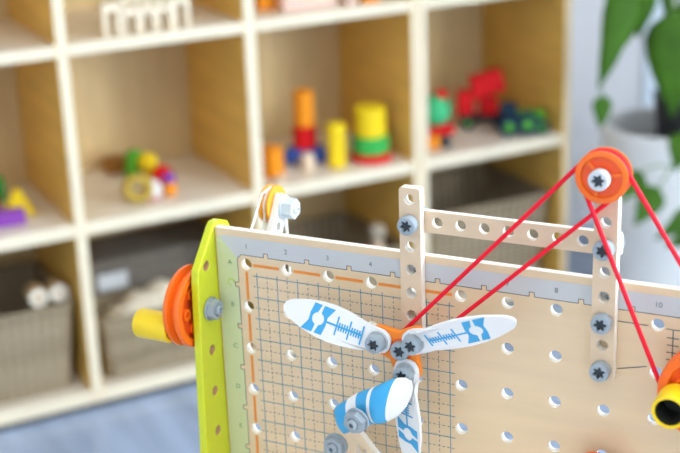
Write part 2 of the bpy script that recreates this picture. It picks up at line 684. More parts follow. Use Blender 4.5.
def screw_meshes(R=0.0079, H=0.0085):
    n = 24
    bm = bmesh.new()
    st = star_pts(R * 0.68)
    def ring(r, z): return [bm.verts.new((r * math.cos(2 * PI * k / n), r * math.sin(2 * PI * k / n), z)) for k in range(n)]
    rs = [ring(R * 0.97, 0), ring(R, 0.0006), ring(R, H - 0.0016), ring(R * 0.95, H - 0.0004), ring(R * 0.86, H)]
    s0 = [bm.verts.new((p[0], p[1], H)) for p in st]
    s1 = [bm.verts.new((p[0], p[1], H - 0.003)) for p in st]
    rs += [s0, s1]
    for a, b in zip(rs, rs[1:]):
        for k in range(n):
            k2 = (k + 1) % n
            bm.faces.new((a[k], a[k2], b[k2], b[k]))
    bm.faces.new(list(reversed(rs[0])))
    bm.faces.new(s1)
    bm.normal_update()
    me = bpy.data.meshes.new('screw')
    bm.to_mesh(me); bm.free()
    me.materials.append(M_GREY)
    for p in me.polygons: p.use_smooth = True
    me.set_sharp_from_angle(angle=math.radians(35))
    bm = bmesh.new()
    bm.faces.new([bm.verts.new((p[0] * 0.99, p[1] * 0.99, 0)) for p in st])
    m2 = bpy.data.meshes.new('drive_recess')
    bm.to_mesh(m2); bm.free()
    m2.materials.append(M_STAR)
    return me, m2, H


SCREW, RECESS, SH = screw_meshes()


SCREW_PALE = SCREW.copy()
SCREW_PALE.materials.clear()
SCREW_PALE.materials.append(mat('pale_grey_plastic', (0.58, 0.63, 0.67), 0.35))


def screw(parent, mtx, pale=False):
    s = obj_me('screw', SCREW_PALE if pale else SCREW, parent, mtx)
    obj_me('drive_recess', RECESS, s, TR(0, 0, SH - 0.0022))
    return s


def nut_bm(R=0.0095, H=0.008):
    """hexagonal nut on a round washer, with a bolt end in its bore"""
    bm = bmesh.new()
    hexa = [(R * math.cos(PI / 3 * k + 0.3), R * math.sin(PI / 3 * k + 0.3)) for k in range(6)]
    plate(hexa, [circ(0, 0, R * 0.55, 18)], 0.002, H, bm)
    lathe(bm, [(R * 0.5, 0), (R * 1.12, 0), (R * 1.12, 0.002), (R * 0.5, 0.002)], 24, closed=True)
    lathe(bm, [(0, 0.001), (R * 0.50, 0.001), (R * 0.50, H + 0.0015), (R * 0.34, H + 0.003), (R * 0.2, H + 0.003), (R * 0.2, H), (0, H)], 18)
    return bm


def nut_me():
    b = nut_bm()
    me = bpy.data.meshes.new('nut')
    b.to_mesh(me); b.free()
    me.materials.append(M_GREY)
    for p in me.polygons: p.use_smooth = True
    me.set_sharp_from_angle(angle=math.radians(30))
    return me


NUT = nut_me()
TOX = RY(PI / 2)           # local Z -> board +x
TOMX = RY(-PI / 2)         # local Z -> board -x
obj_me('nut', NUT, bench, OFF @ TR(BX0 + 0.0002, -0.040, 0.016) @ TOX)

# ---- beams
BW = 0.0092


def beam_bm(x0, x1, n0, n1, z0, z1, horizontal=False, skip=()):
    """beam along y from hole n0 to hole n1 (pitch 20 mm); outline rounded, holes drilled"""
    o = rrect(-BW, BW, 0.02 * n0 - 0.0098, 0.02 * n1 + 0.0098, 0.0028)
    hs = [circ(0, 0.02 * k, 0.0046, 18) for k in range(n0, n1 + 1) if k not in skip]
    if horizontal:
        o = [(p[1], -p[0]) for p in o]
        hs = [[(p[1], -p[0]) for p in h] for h in hs]
    return plate(o, hs, z0, z1, wall_mi=1)


frame = thing('beam_frame', 'pale wooden beam frame of two uprights and a crossbar screwed onto the board', 'toy frame', P4(0.16, 0, 0))
MB2 = [M_BEAM, M_CUT]
obj('beam', beam_bm(0, 0, -2, 4, 0.0005, 0.0085, skip=(3,)), MB2, frame, TR(0, 0, 0), bevel=0.0007)
obj('beam', beam_bm(0, 0, -2, 6, 0.0005, 0.0085, skip=(-2, 0, 3, 6)), MB2, frame, TR(0.16, 0, 0), bevel=0.0007)
obj('beam', beam_bm(0, 0, 0, 8, -0.0056, -0.0002, True, skip=(0, 8)), MB2, frame, TR(0, 0.06, 0), bevel=0.0007)
for x, y, a in ((0, 0.06, 0.2), (0.16, 0.06, 0.5), (0.16, 0.0, 0.1), (0.16, -0.04, 0.35)):
    screw(frame, TR(x, y, 0.0087) @ RZ(a))
for x, y in ((0, 0.06), (0.16, 0.06)):
    obj_me('nut', NUT, frame, TR(x, y, -0.0058) @ RX(PI))


# ---- pulleys and belts
def pulley_parts(t, m1=M_ORANGE, m2=M_ORANGE2, R=0.0196, G=0.0160):
    prof = [(0.0045, 0.002), (0.0145, 0.002), (0.0155, 0.0), (R, 0.0), (R + 0.0003, 0.0022), (G, 0.0035), (G, 0.0050), (R - 0.002, 0.0062),
            (R - 0.002, 0.0072), (G, 0.0082), (G, 0.0100), (R, 0.0112), (R + 0.0003, 0.0136), (R - 0.0006, 0.0142), (0.0158, 0.0142), (0.0150, 0.0118),
            (0.0045, 0.0118)]
    obj('pulley_wheel', lathem(prof, 48, closed=True), m1, t, smooth=True)
    b = bmesh.new()
    lathe(b, [(0.0046, 0.0119), (0.0148, 0.0119)], 40)
    obj('pulley_face', b, m2, t)
    for k in range(3):
        obj('spoke', boxm(0.0075, 0.0152, -0.0012, 0.0012, 0.0119, 0.0138), m1, t, RZ(2 * PI * k / 3 + 0.25))


pul = thing('pulley', 'large orange double groove pulley on top of the tall wooden upright', 'pulley', P4(0.32, 0.12, 0.0110), 'orange pulleys')
pulley_parts(pul)
screw(pul, TR(0, 0, 0.0147) @ RZ(0.15), True)
obj('axle', lathem([(0, -0.0022), (0.0042, -0.0022), (0.0042, 0.012), (0, 0.012)], 16), M_GREY, pul)
obj('boss', lathem([(0, 0.0121), (0.0068, 0.0121), (0.0068, 0.0146), (0, 0.0146)], 24), M_ORANGE2, pul, smooth=True)
pul2 = thing('pulley', 'orange pulley low on the board, only its top edge in view', 'pulley', P4(0.32, -0.1292, 0.014), 'orange pulleys')
pulley_parts(pul2)
obj('axle', lathem([(0, -0.0138), (0.0042, -0.0138), (0.0042, 0.012), (0, 0.012)], 16), M_GREY, pul2)
scr3 = thing('bolt', 'grey bolt low on the board below the yellow crank handle, at the edge', 'bolt', P4(0.40, -0.08, 0.0))
screw(scr3, TR(0, 0, 0.044))
obj('shank', lathem([(0, 0.0004), (0.0042, 0.0004), (0.0042, 0.0440), (0, 0.0440)], 16), M_GREY, scr3)


def belt(name, label, c1, r1, c2, r2, z, th):
    """closed cord round two pulleys"""
    d = Vector(c2) - Vector(c1)
    L = d.length
    base = math.atan2(d.y, d.x)
    off = math.acos((r1 - r2) / L)
    pts = []
    n = 20
    for k in range(n + 1):
        a = base + off + (2 * PI - 2 * off) * k / n
        pts.append((c1[0] + r1 * math.cos(a), c1[1] + r1 * math.sin(a), z))
    for k in range(n + 1):
        a = base - off + 2 * off * k / n
        pts.append((c2[0] + r2 * math.cos(a), c2[1] + r2 * math.sin(a), z))
    # subdivide the long straight runs
    out = []
    for i, p in enumerate(pts):
        q = pts[(i + 1) % len(pts)]
        out.append(p)
        if (Vector(q) - Vector(p)).length > 0.05:
            for s in range(1, 8):
                out.append(tuple(Vector(p).lerp(Vector(q), s / 8)))
    o = obj(name, tube(bmesh.new(), [(p[0] - c1[0], p[1] - c1[1], p[2]) for p in out], th, 10, True), M_RED, None, P4(c1[0], c1[1], 0), smooth=True)
    return tag(o, label, 'cord', 'red drive cords')


belt('drive_cord', 'red cord stretched from the orange pulley down to the propeller', (0.32, 0.12), 0.0176, (0.1618, -0.0393), 0.0096, 0.0154, 0.0018)
belt('drive_cord', 'red cord running from the orange pulley down to the yellow handled crank wheel', (0.32, 0.12), 0.0176, (0.404, -0.04), 0.0324, 0.0201, 0.0018)


# ---- crank wheels with a yellow handle (axis along +Z)
def crank(label, mtx, ang, hoff, hlen):
    t = thing('crank_wheel', label, 'crank', mtx, 'orange crank wheels')
    R, G = 0.0362, 0.0304
    prof = [(0.0045, 0.004), (0.0275, 0.004), (0.0295, 0.0), (R - 0.0006, 0.0), (R, 0.0012), (R, 0.0038), (G, 0.0062), (G, 0.0098), (R, 0.0122), (R, 0.0148),
            (R - 0.0006, 0.016), (0.0295, 0.016), (0.0275, 0.012), (0.0045, 0.012)]
    obj('wheel_rim', lathem(prof, 64, closed=True), M_ORANGE, t, smooth=True)
    for z, s in ((0.0039, -1), (0.0121, 1)):
        b = bmesh.new()
        lathe(b, [(0.0046, z), (0.0274, z)], 40)
        obj('wheel_face', b, M_ORANGE2, t)
        for k in range(6):
            a = ang + PI / 6 + k * PI / 3
            z0, z1 = (z - 0.003, z) if s < 0 else (z, z + 0.003)
            b = lathem([(0.0032, z0), (0.0056, z0), (0.0056, z1), (0.0032, z1)], 18, closed=True)
            obj('stud_ring', b, M_ORANGE, t, TR(0.019 * math.cos(a), 0.019 * math.sin(a), 0), smooth=True)
    h = obj('handle', lathem([(0.0104, 0.0162), (0.0128, 0.0162), (0.0133, 0.018), (0.0133, 0.0162 + hlen - 0.002), (0.0126, 0.0162 + hlen), (0.0110, 0.0162 + hlen), (0.0104, 0.0162 + hlen - 0.001)], 32, closed=True),
            M_YELLOW, t, TR(hoff * math.cos(ang), hoff * math.sin(ang), 0), smooth=True)
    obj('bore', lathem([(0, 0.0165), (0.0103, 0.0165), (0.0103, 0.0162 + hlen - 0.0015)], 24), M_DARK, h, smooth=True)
    return t


# left crank: axis points along board -x, so its local x is board z and its local y is board y
cr1 = crank('orange crank wheel with yellow handle left of the lime green side panel',
            P4(-0.0402, -0.040, 0.016, Matrix(((0, 0, -1, 0), (0, 1, 0, 0), (1, 0, 0, 0), (0, 0, 0, 1)))), math.atan2(-0.014, 0.022), 0.0262, 0.034)
obj('axle', lathem([(0, -0.0014), (0.0042, -0.0014), (0.0042, 0.0145), (0, 0.0145)], 16), M_GREY, cr1)
cr2 = crank('orange crank wheel with yellow handle at the right, driven by the red cord',
            P4(0.404, -0.04, 0.0121), math.radians(193), 0.0215, 0.025)
obj('axle', lathem([(0, -0.0117), (0.0042, -0.0117), (0.0042, 0.0145), (0, 0.0145)], 16), M_GREY, cr2)

# ---- propeller
prop = thing('propeller', 'toy propeller with three white blades on an orange hub, in the middle of the board', 'propeller', P4(0.1618, -0.0393, 0))
HZ0, HZ1 = 0.0290, 0.0345
ANG = (math.radians(163), math.radians(37), math.radians(-74))
RS = (0.0200, 0.0165, 0.0185)
# hub: three rounded arms with concave flanks
hub_sorted = []
for k in (1, 0, 2):
    a = ANG[k]
    for q in range(-4, 5):
        b = a + q * 0.36
        hub_sorted.append((RS[k] * math.cos(a) + 0.0114 * math.cos(b), RS[k] * math.sin(a) + 0.0114 * math.sin(b)))
    nxt = {1: 0, 0: 2, 2: 1}[k]
    mid = (Vector((math.cos(a), math.sin(a))) + Vector((math.cos(ANG[nxt]), math.sin(ANG[nxt])))).normalized()
    hub_sorted.append((mid.x * 0.0150, mid.y * 0.0150))
obj('hub', plate(hub_sorted, [], HZ0, HZ1), M_HUB, prop, bevel=0.0008)
obj('axle', lathem([(0, 0.0006), (0.004, 0.0006), (0.004, 0.0288), (0, 0.0288)], 16), M_GREY, prop)
obj('drive_pulley', lathem([(0.0042, 0.0110), (0.0115, 0.0110), (0.0115, 0.0125), (0.0074, 0.0136), (0.0074, 0.0172), (0.0115, 0.0183), (0.0115, 0.0200), (0.0042, 0.0200)], 32, closed=True), M_ORANGE, prop, smooth=True)
screw(prop, TR(0, 0, HZ1 - 0.003) @ RZ(0.1))
obj('hub_ring', lathem([(0.0086, HZ1 - 0.0002), (0.0098, HZ1 - 0.0002), (0.0098, HZ1 + 0.0004), (0.0086, HZ1 + 0.0004)], 32, closed=True), M_ORANGE2, prop)


def blade_outline(L):
    prof = [(-0.0112, 0.0), (-0.0102, 0.0050), (-0.0078, 0.0084), (-0.003, 0.0106), (0.003, 0.0108), (0.009, 0.0112), (0.018, 0.0130), (0.030, 0.0150), (0.042, 0.0158),
            (0.054, 0.0150), (0.066, 0.0127), (0.076, 0.0095), (0.082, 0.0070), (0.0855, 0.0040), (0.087, 0.0)]
    k = L / 0.087
    top = [(s * (k if s > 0 else 1), wd) for s, wd in prof]
    return top + [(s, -wd) for s, wd in reversed(top[1:-1])]


def blade_bm(L):
    out = blade_outline(L)
    b = plate(list(reversed(out)), [], 0, 0.0022)
    return b


def print_bm():
    """blue spanner jaw near the tip, with a comb scale towards the root"""
    b = bmesh.new()
    z = 0.0001
    def poly(pts):
        t = tessellate_polygon([[Vector((p[0], p[1], 0)) for p in pts]])
        v = [b.verts.new((p[0], p[1], z)) for p in pts]
        for q in t:
            f = b.faces.new([v[i] for i in q])
            f.normal_update()
            if f.normal.z < 0: f.normal_flip()
    cx, r = 0.0540, 0.0054
    def half(sgn):
        arc = [(cx + sgn * max(0.0008, r * math.sin(a)), r * math.cos(a)) for a in [PI * k / 10 for k in range(11)]]
        arc = [p for p in arc if sgn * (p[0] - cx) > 0.0009] or arc
        # outer block, skewed a little like the jaw of a spanner
        sk = 0.0034
        pts = [(cx + sgn * 0.0010 + sk * 0.5, 0.0122)] + arc + [(cx + sgn * 0.0010 - sk * 0.5, -0.0122), (cx + sgn * 0.0096 - sk, -0.0122),
               (cx + sgn * 0.0080, -0.0035), (cx + sgn * 0.0080, 0.0035), (cx + sgn * 0.0096 + sk, 0.0122)]
        poly(pts)
    half(1)
    half(-1)
    strip(b, 0.0130, 0, 0.0462, 0, 0.0018, z1=z)
    n = 11
    for k in range(n):
        s = 0.0137 + 0.0023 * k
        hh = 0.0080 if k in (0, 5, 10) else 0.0034
        strip(b, s, -hh, s, hh, 0.0014, z1=z * 1.05)
    return b


def blade(k, a, L, pitch, bend=0.0):
    px, py = RS[k] * math.cos(ANG[k]), RS[k] * math.sin(ANG[k])
    m = TR(px, py, HZ1 + 0.0006) @ RZ(a) @ TR(0, 0, 0) 
    # the tab under the screw lies flat; the blade itself is pitched about its long axis
    b = blade_bm(L)
    bmesh.ops.triangulate(b, faces=[f for f in b.faces if len(f.verts) > 4])
    def warp(co):
        tt = min(1, max(0, (co.x - 0.002) / 0.010))
        tt = tt * tt * (3 - 2 * tt)
        an = pitch * tt
        y, z = co.y, co.z
        co.y = y * math.cos(an) - z * math.sin(an)
        co.z = y * math.sin(an) + z * math.cos(an) + 0.003 * tt + bend * tt * co.x
    bmesh.ops.subdivide_edges(b, edges=[e for e in b.edges if e.calc_length() > 0.006], cuts=2, use_grid_fill=True)
    for v in b.verts:
        warp(v.co)
    bl = obj('blade', b, M_WHITEP, prop, m, smooth=True)
    p = print_bm()
    for v in p.verts:
        v.co.x *= L / 0.087
        v.co.z += 0.0023
        warp(v.co)
    tag(obj('printed_spanner', p, M_BLUEINK, bl, I4), 'sky blue printed spanner and scale')
    obj('collar', lathem([(0, 0.0), (0.0089, 0.0), (0.0089, 0.0016), (0, 0.0016)], 28), mat('collar_grey', (0.48, 0.52, 0.55), 0.35), prop, TR(px, py, HZ1 + 0.0029), smooth=True)
    screw(prop, TR(px, py, HZ1 + 0.0046) @ RZ(0.3 * k))


blade(0, math.radians(167.5), 0.087, 0.28)
blade(1, math.radians(21.5), 0.092, 0.50)
blade(2, math.radians(-87), 0.088, 0.46)

# ---- striped paddle on its own bolt below the hub, and the wooden beam below it
pad = thing('striped_paddle', 'blue and white striped rounded paddle held by a grey nut below the hub', 'toy part', P4(0.140, -0.092, 0.0))
O_ = Vector((0.140, -0.092, 0.0))
# sections from the white end to the blue end: top point, bottom point (mm in the board frame), centre height, half thickness, blue?
SEC = [((181, -61), (178, -68), 50, 0.8, 0), ((180, -55), (174.5, -76), 51.5, 3.0, 0), ((176, -51.5), (168.5, -84), 54, 6.5, 0), ((170, -51.5), (161, -89), 57, 9.5, 1), ((164.4, -53.3), (154.3, -91.7), 59, 11, 1),
       ((152.0, -61), (153.6, -91), 60, 11.5, 0), ((148.6, -62.8), (151.6, -90.5), 60, 11.5, 1), ((136.9, -68.9), (146.5, -93.5), 60, 11, 0), ((127.5, -76), (134.5, -99.5), 59.5, 10, 1),
       ((117, -84.5), (122, -107.5), 58, 7, 1), ((113.5, -88), (117.5, -105), 57, 4.5, 1), ((111.8, -92), (114.5, -100), 56.5, 1.5, 1)]
bm = bmesh.new()
rings = []
N = 32
for (tx, ty), (bx2, by2), zc, th, _ in SEC:
    T_, B_ = Vector((tx - 3.5, ty - 3.5, zc - 3)) / 1000, Vector((bx2 - 3.0, by2 - 6.5, zc - 3)) / 1000
    th *= 0.78
    c_, h_ = (T_ + B_) / 2, (T_ - B_) / 2
    side = Vector((h_.y, -h_.x, 0)).normalized()
    rings.append([bm.verts.new(c_ - O_ + h_ * math.sin(2 * PI * k / N) + Vector((0, 0, th / 1000)) * math.cos(2 * PI * k / N)
                               - side * 0.0035 * max(0, math.cos(2 * PI * k / N)) * (th / 11)) for k in range(N)])
for i in range(len(rings) - 1):
    for k in range(N):
        k2 = (k + 1) % N
        f = bm.faces.new((rings[i][k], rings[i + 1][k], rings[i + 1][k2], rings[i][k2]))
        f.material_index = SEC[i][4]
bm.faces.new(rings[0])
bm.faces.new(list(reversed(rings[-1])))
bmesh.ops.recalc_face_normals(bm, faces=bm.faces)
pd = obj('paddle', bm, [M_WHITEP, M_BLUEINK], pad, I4)
for p in pd.data.polygons: p.use_smooth = True
np_ = Vector((0.1388, -0.0890, 0.0712)) - O_
obj_me('nut', NUT, pad, TR(*np_) @ RX(0.12) @ RY(-0.1))
obj('bolt', lathem([(0, 0.0005), (0.004, 0.0005), (0.004, 0.0520), (0, 0.0520)], 14), M_GREY, pad, TR(np_.x, np_.y, 0))
beam3 = thing('short_beam', 'short wooden beam with a grey nut on its rounded end, at the bottom edge below the propeller', 'toy beam', P4(0.1065, -0.127, 0.022))
o = rrect(-0.0098, 0.07, -0.0098, 0.0098, 0.0095, 8)
obj('beam', plate(o, [circ(0.02 * k, 0, 0.0046, 18) for k in (1, 2, 3)], 0, 0.0065, wall_mi=1), MB2, beam3, RZ(math.radians(-50)), bevel=0.0007)
obj_me('nut', NUT, beam3, TR(-0.010, -0.0145, 0.0068) @ RZ(0.2))
obj('bolt', lathem([(0, -0.0215), (0.004, -0.0215), (0.004, -0.0003), (0, -0.0003)], 14), M_GREY, beam3)

# ---- mast behind the board: leaning white beam, orange pulley, white string, pale blue nut
mast = thing('string_mast', 'leaning white beam with orange pulley and pale blue nut, behind the top left corner', 'toy mast', P4(-0.003, -0.053, -0.018))
OM = Vector((-0.003, -0.053, -0.018))
LEAN = math.radians(-32)
# beam mesh: in its own plane (x -> depth, y -> along), thickness along board x
mb = plate(rrect(-0.0095, 0.0095, 0.0102, 0.1098, 0.004), [circ(0, 0.02 * k, 0.0044, 16) for k in range(1, 6)], -0.003, 0.003)
mast_m = Matrix(((0, 0, 1, 0), (0, 1, 0, 0), (1, 0, 0, 0), (0, 0, 0, 1)))
bm_m = RX(LEAN) @ Matrix(((0, 0, 1, 0), (0, 1, 0, 0), (-1, 0, 0, 0), (0, 0, 0, 1)))
obj('beam', mb, M_WHITEP, mast, bm_m, bevel=0.0008)
top = bm_m @ Vector((0, 0.10, 0))
obj('pulley_wheel', lathem([(0.004, 0.0), (0.0175, 0.0), (0.0178, 0.002), (0.0140, 0.0042), (0.0140, 0.0058), (0.0178, 0.008), (0.0175, 0.010), (0.004, 0.010)], 40, closed=True), mat('amber_plastic', (0.88, 0.36, 0.02), 0.35), mast,
    TR(top.x - 0.0036, top.y, top.z) @ TOMX, smooth=True)
obj('nut', nut_bm(0.0095, 0.012), M_PALEBLUE, mast, TR(top.x + 0.0034, top.y - 0.002, top.z) @ TOX, smooth=True)
TP = OM + top                       # pulley axle in the board frame
gx = TP.x - 0.0036 - 0.005
r_ = 0.0152


def cord(label, pts, r=0.0011):
    p0 = Vector(pts[0])
    o = obj('white_string', tube(bmesh.new(), [Vector(p) - p0 for p in pts], r, 8), M_STRING, None, P4(*p0), smooth=True)
    tag(o, label, 'string', 'white strings behind the board')


arc = [(gx, TP.y + r_ * math.sin(a), TP.z + r_ * math.cos(a)) for a in [math.radians(-20 + 13 * k) for k in range(14)]]
cord('white string wound over the orange pulley and hanging behind the board', [(gx - 0.006, -0.02, TP.z + r_ + 0.004)] + arc + [(gx + 0.004, -0.01, TP.z - r_ - 0.004)])
cord('second white string slanting from the mast pulley down to the board', [(gx - 0.011, -0.03, -0.0125), (gx - 0.003, TP.y + 0.013, TP.z + 0.012), (gx + 0.0, TP.y + 0.0165, TP.z)], 0.0011)
cord('white string hanging straight down beside the pale blue nut', [(TP.x + 0.0055, TP.y - 0.0125, TP.z), (TP.x + 0.007, TP.y - 0.06, TP.z + 0.001), (TP.x + 0.007, -0.06, TP.z + 0.002)], 0.0010)

# ---- the low table that carries the workbench (below the frame)
tz = BY0 - 0.0125
tab = thing('play_table', 'low white play table under the construction board', 'table', P4(0.2, FZ - PO.z, 0))
OT = TR(-0.2, PO.z - FZ, 0)
obj('tabletop', boxm(-0.05, 0.54, tz - 0.022, tz, -0.11, 0.34), M_TABLE, tab, OT, bevel=0.003)
for x in (-0.03, 0.49):
    for z in (-0.09, 0.29):
        obj('leg', boxm(x, x + 0.03, FZ - PO.z + 0.0005, tz - 0.0222, z, z + 0.03), M_TABLE, tab, OT, bevel=0.003)


# ------------------------------------------------------------------ toys on the shelves
def blk(name, label, cat, bmm, m, loc, rz=0, bevel=0.002, smooth=False, group=None):
    o = obj(name, bmm, m, None, TR(*loc) @ RZ(rz), bevel=bevel, smooth=smooth)
    return tag(o, label, cat, group)


def cyl(r, h, bv=0.002):
    return lathem([(0, 0), (r - bv, 0), (r, bv), (r, h - bv), (r - bv, h), (0, h)], 32)


def woodc(name, col):
    return mat('painted_' + name, col, 0.6, vary=0.04, scale=20, spec=0.2)


C_OR, C_RED, C_YEL, C_GRN = woodc('orange', (0.88, 0.30, 0.015)), woodc('red', (0.68, 0.008, 0.012)), woodc('yellow', (0.86, 0.62, 0.015)), woodc('green', (0.05, 0.42, 0.08))
C_BLU, C_PUR, C_NAT = woodc('blue', (0.06, 0.12, 0.45)), woodc('purple', (0.24, 0.06, 0.38)), mat('natural_beech', (0.78, 0.62, 0.45), 0.5, vary=0.06)
C_DKB, C_LIM, C_BRN, C_PINK, C_WHT = woodc('navy', (0.010, 0.030, 0.055)), woodc('leaf_green', (0.10, 0.40, 0.03)), woodc('brown', (0.38, 0.18, 0.05)), woodc('pink', (0.80, 0.55, 0.46)), woodc('white', (0.82, 0.80, 0.78))
C_MINT = woodc('mint', (0.06, 0.48, 0.20))
E_ = 0.0005
# second cubby row: the cylinder towers
p = Pz(275, 178, Z2)
blk('block', 'orange wooden cube block left of the orange and red tower', 'block', boxm(-0.021, 0.021, -0.02, 0.022, 0, 0.062), C_OR, (p.x, p.y + 0.02, Z2 + E_), 0.45)
p = Pz(282, 181, Z2)
blk('block', 'small natural wood half dome in front of the orange cube', 'block', lathem([(0, 0), (0.012, 0), (0.0115, 0.005), (0.008, 0.009), (0, 0.011)], 24), C_NAT, (p.x, p.y + 0.008, Z2 + E_), smooth=True, bevel=0)
p = Pz(310.5, 170, Z2)
blk('block', 'natural wood rounded knob in front of the blue bridge block', 'block', lathem([(0, 0), (0.014, 0), (0.016, 0.012), (0.0155, 0.024), (0.010, 0.033), (0, 0.036)], 24), C_NAT, (p.x, p.y + 0.012, Z2 + E_), smooth=True, bevel=0)
p = Pz(312, 165, Z2)
bx_, by_ = p.x, p.y + 0.03
arch = [(-0.045, 0), (-0.022, 0)] + [(0.022 * math.cos(a), 0.014 * math.sin(a)) for a in [PI - PI * k / 10 for k in range(1, 10)]] + [(0.022, 0), (0.045, 0), (0.047, 0.018), (0.040, 0.032), (-0.040, 0.032), (-0.047, 0.018)]
b = plate(arch, [], -0.02, 0.02)
for v in b.verts: v.co = Vector((v.co.x, -v.co.z, v.co.y))
bmesh.ops.recalc_face_normals(b, faces=b.faces)
blk('block', 'blue arched bridge block under the red cylinder', 'block', b, C_BLU, (bx_, by_, Z2 + E_), -0.45)
blk('block', 'red wooden cylinder block between the blue bridge and the orange cylinder', 'block', cyl(0.0255, 0.048), C_RED, (bx_, by_, Z2 + 0.0328), smooth=True, bevel=0)
blk('block', 'tall orange wooden cylinder on top of the red cylinder', 'block', cyl(0.022, 0.078), C_OR, (bx_, by_, Z2 + 0.0811), smooth=True, bevel=0)
p = Pz(338, 169.5, Z2)
blk('block', 'slim yellow wooden cylinder standing alone between the two towers', 'block', cyl(0.0200, 0.096), C_YEL, (p.x + 0.008, p.y + 0.02, Z2 + E_), smooth=True, bevel=0)
p = Pz(374, 165, Z2)
sx_, sy_ = p.x + 0.015, p.y + 0.04
blk('block', 'flat red disc block at the foot of the green and yellow stack', 'block', cyl(0.045, 0.018), C_RED, (sx_, sy_, Z2 + E_), smooth=True, bevel=0)
blk('block', 'wide green cylinder block on the red disc', 'block', cyl(0.040, 0.036), C_GRN, (sx_, sy_, Z2 + 0.0188), smooth=True, bevel=0)
blk('block', 'wide yellow cylinder block on top of the green one', 'block', cyl(0.0335, 0.064), C_YEL, (sx_, sy_, Z2 + 0.0551), smooth=True, bevel=0)
# first cubby: purple block, yellow triangle and neighbours
p = Pz(6, 228, Z2)
blk('block', 'purple wooden block at the left edge in front of the yellow arch', 'block', boxm(-0.075, 0.040, 0, 0.03, 0, 0.029), C_PUR, (p.x, p.y, Z2 + E_), -0.08)
p = Pz(20, 221, Z2)
tr_ = [(-0.034, 0), (-0.016, 0), (0, 0.022), (0.016, 0), (0.034, 0), (0.004, 0.055), (-0.004, 0.055)]
b = plate(tr_, [], -0.012, 0.012)
for v in b.verts: v.co = Vector((v.co.x, -v.co.z, v.co.y))
bmesh.ops.recalc_face_normals(b, faces=b.faces)
blk('block', 'yellow wooden triangle arch behind the purple block', 'block', b, C_YEL, (p.x + 0.008, p.y + 0.035, Z2 + E_), -0.2)
p = Pz(4, 211, Z2)
blk('block', 'green wooden block behind the yellow triangle arch', 'block', boxm(-0.012, 0.022, 0, 0.03, 0, 0.048), C_GRN, (p.x, p.y + 0.06, Z2 + E_), 0.1)
p = Pz(-6, 214, Z2)
blk('block', 'red wooden block cut by the left edge behind the purple block', 'block', boxm(-0.02, 0.016, 0, 0.03, 0, 0.034), C_RED, (p.x, p.y + 0.02, Z2 + E_), 0.1)

# second cubby: small pile of coloured pieces
p = Pz(115, 172, Z2)
blk('block', 'brown wooden block at the left end of the coloured pile', 'block', boxm(-0.018, 0.018, -0.015, 0.015, 0, 0.036), C_BRN, (p.x, min(p.y, 0.29), Z2 + E_), 0.3)
p = Pz(133, 178, Z2)
b = boxm(-0.014, 0.014, -0.012, 0.012, 0, 0.058)
for v in b.verts: v.co.x += 0.12 * v.co.z
blk('block', 'leaning green wooden block in the coloured pile', 'block', b, C_LIM, (p.x, p.y, Z2 + E_), 0.2)
p = Pz(150, 180, Z2)
px_, py_ = p.x, p.y
blk('bead', 'yellow wooden ball raised on a peg behind the red bead', 'bead', lathem([(0, 0), (0.012, 0), (0.010, 0.012), (0.009, 0.018)] + [(0.021 * math.sin(a), 0.036 - 0.021 * math.cos(a)) for a in [0.45 + (PI - 0.45) * k / 10 for k in range(10)]] + [(0, 0.057)], 28), C_YEL, (px_ + 0.002, py_ + 0.01, Z2 + E_), smooth=True, bevel=0)
ball = lambda r: [(r * math.sin(PI * k / 14), r - r * math.cos(PI * k / 14)) for k in range(15)]
blk('bead', 'red wooden bead behind the purple one in the pile', 'bead', lathem([(x_, z_) for x_, z_ in ball(0.021)], 28), C_RED, (Pz(166, 187, Z2).x, Pz(166, 187, Z2).y + 0.02, Z2 + E_), smooth=True, bevel=0)
p = Pz(170, 186, Z2)
blk('bead', 'small purple wooden bead resting on the orange bead of the pile', 'bead', lathem([(0, 0), (0.008, 0), (0.013, 0.006), (0.013, 0.014), (0.008, 0.020), (0, 0.020)], 24), C_PUR, (Pz(172, 196, Z2).x, Pz(172, 196, Z2).y + 0.01, Z2 + 0.0262), smooth=True, bevel=0)
p = Pz(172, 196, Z2)
blk('bead', 'orange wooden bead at the front right of the pile', 'bead', lathem([(0, 0), (0.010, 0), (0.014, 0.007), (0.014, 0.018), (0.010, 0.025), (0, 0.025)], 24), C_OR, (p.x, p.y + 0.01, Z2 + E_), smooth=True, bevel=0)
p = Pz(156, 202, Z2)
rat = thing('rattle', 'white ball rattle with a red band at the front of the pile', 'toy', TR(p.x, p.y + 0.02, Z2 + E_))
obj('ball', lathem(ball(0.021), 28), C_WHT, rat, smooth=True)
obj('band', lathem([(0.0205, 0.014), (0.0222, 0.014), (0.0222, 0.020), (0.0205, 0.020)], 32, closed=True), C_RED, rat, TR(0, 0, 0.021) @ RX(1.0) @ RY(0.4) @ TR(0, 0, -0.017), smooth=True)
p = Pz(143, 205, Z2)
ringb = bmesh.new()
tube(ringb, [(0.022 * math.cos(2 * PI * k / 28), 0, 0.0315 + 0.021 * math.sin(2 * PI * k / 28)) for k in range(28)], 0.0100, 10, True)
blk('toy_ring', 'olive wooden ring standing left of the white rattle ball', 'toy ring', ringb, woodc('olive', (0.48, 0.33, 0.06)), (p.x - 0.004, p.y + 0.012, Z2 + E_), -0.4, smooth=True, bevel=0)


# fourth cubby: toy vehicles
def wheel_bm(r, wd):
    return lathem([(0, 0), (r * 0.5, 0), (r * 0.55, wd * 0.1), (r * 0.92, 0), (r, wd * 0.15), (r, wd * 0.85), (r * 0.92, wd), (r * 0.55, wd * 0.9), (r * 0.5, wd), (0, wd)], 24)


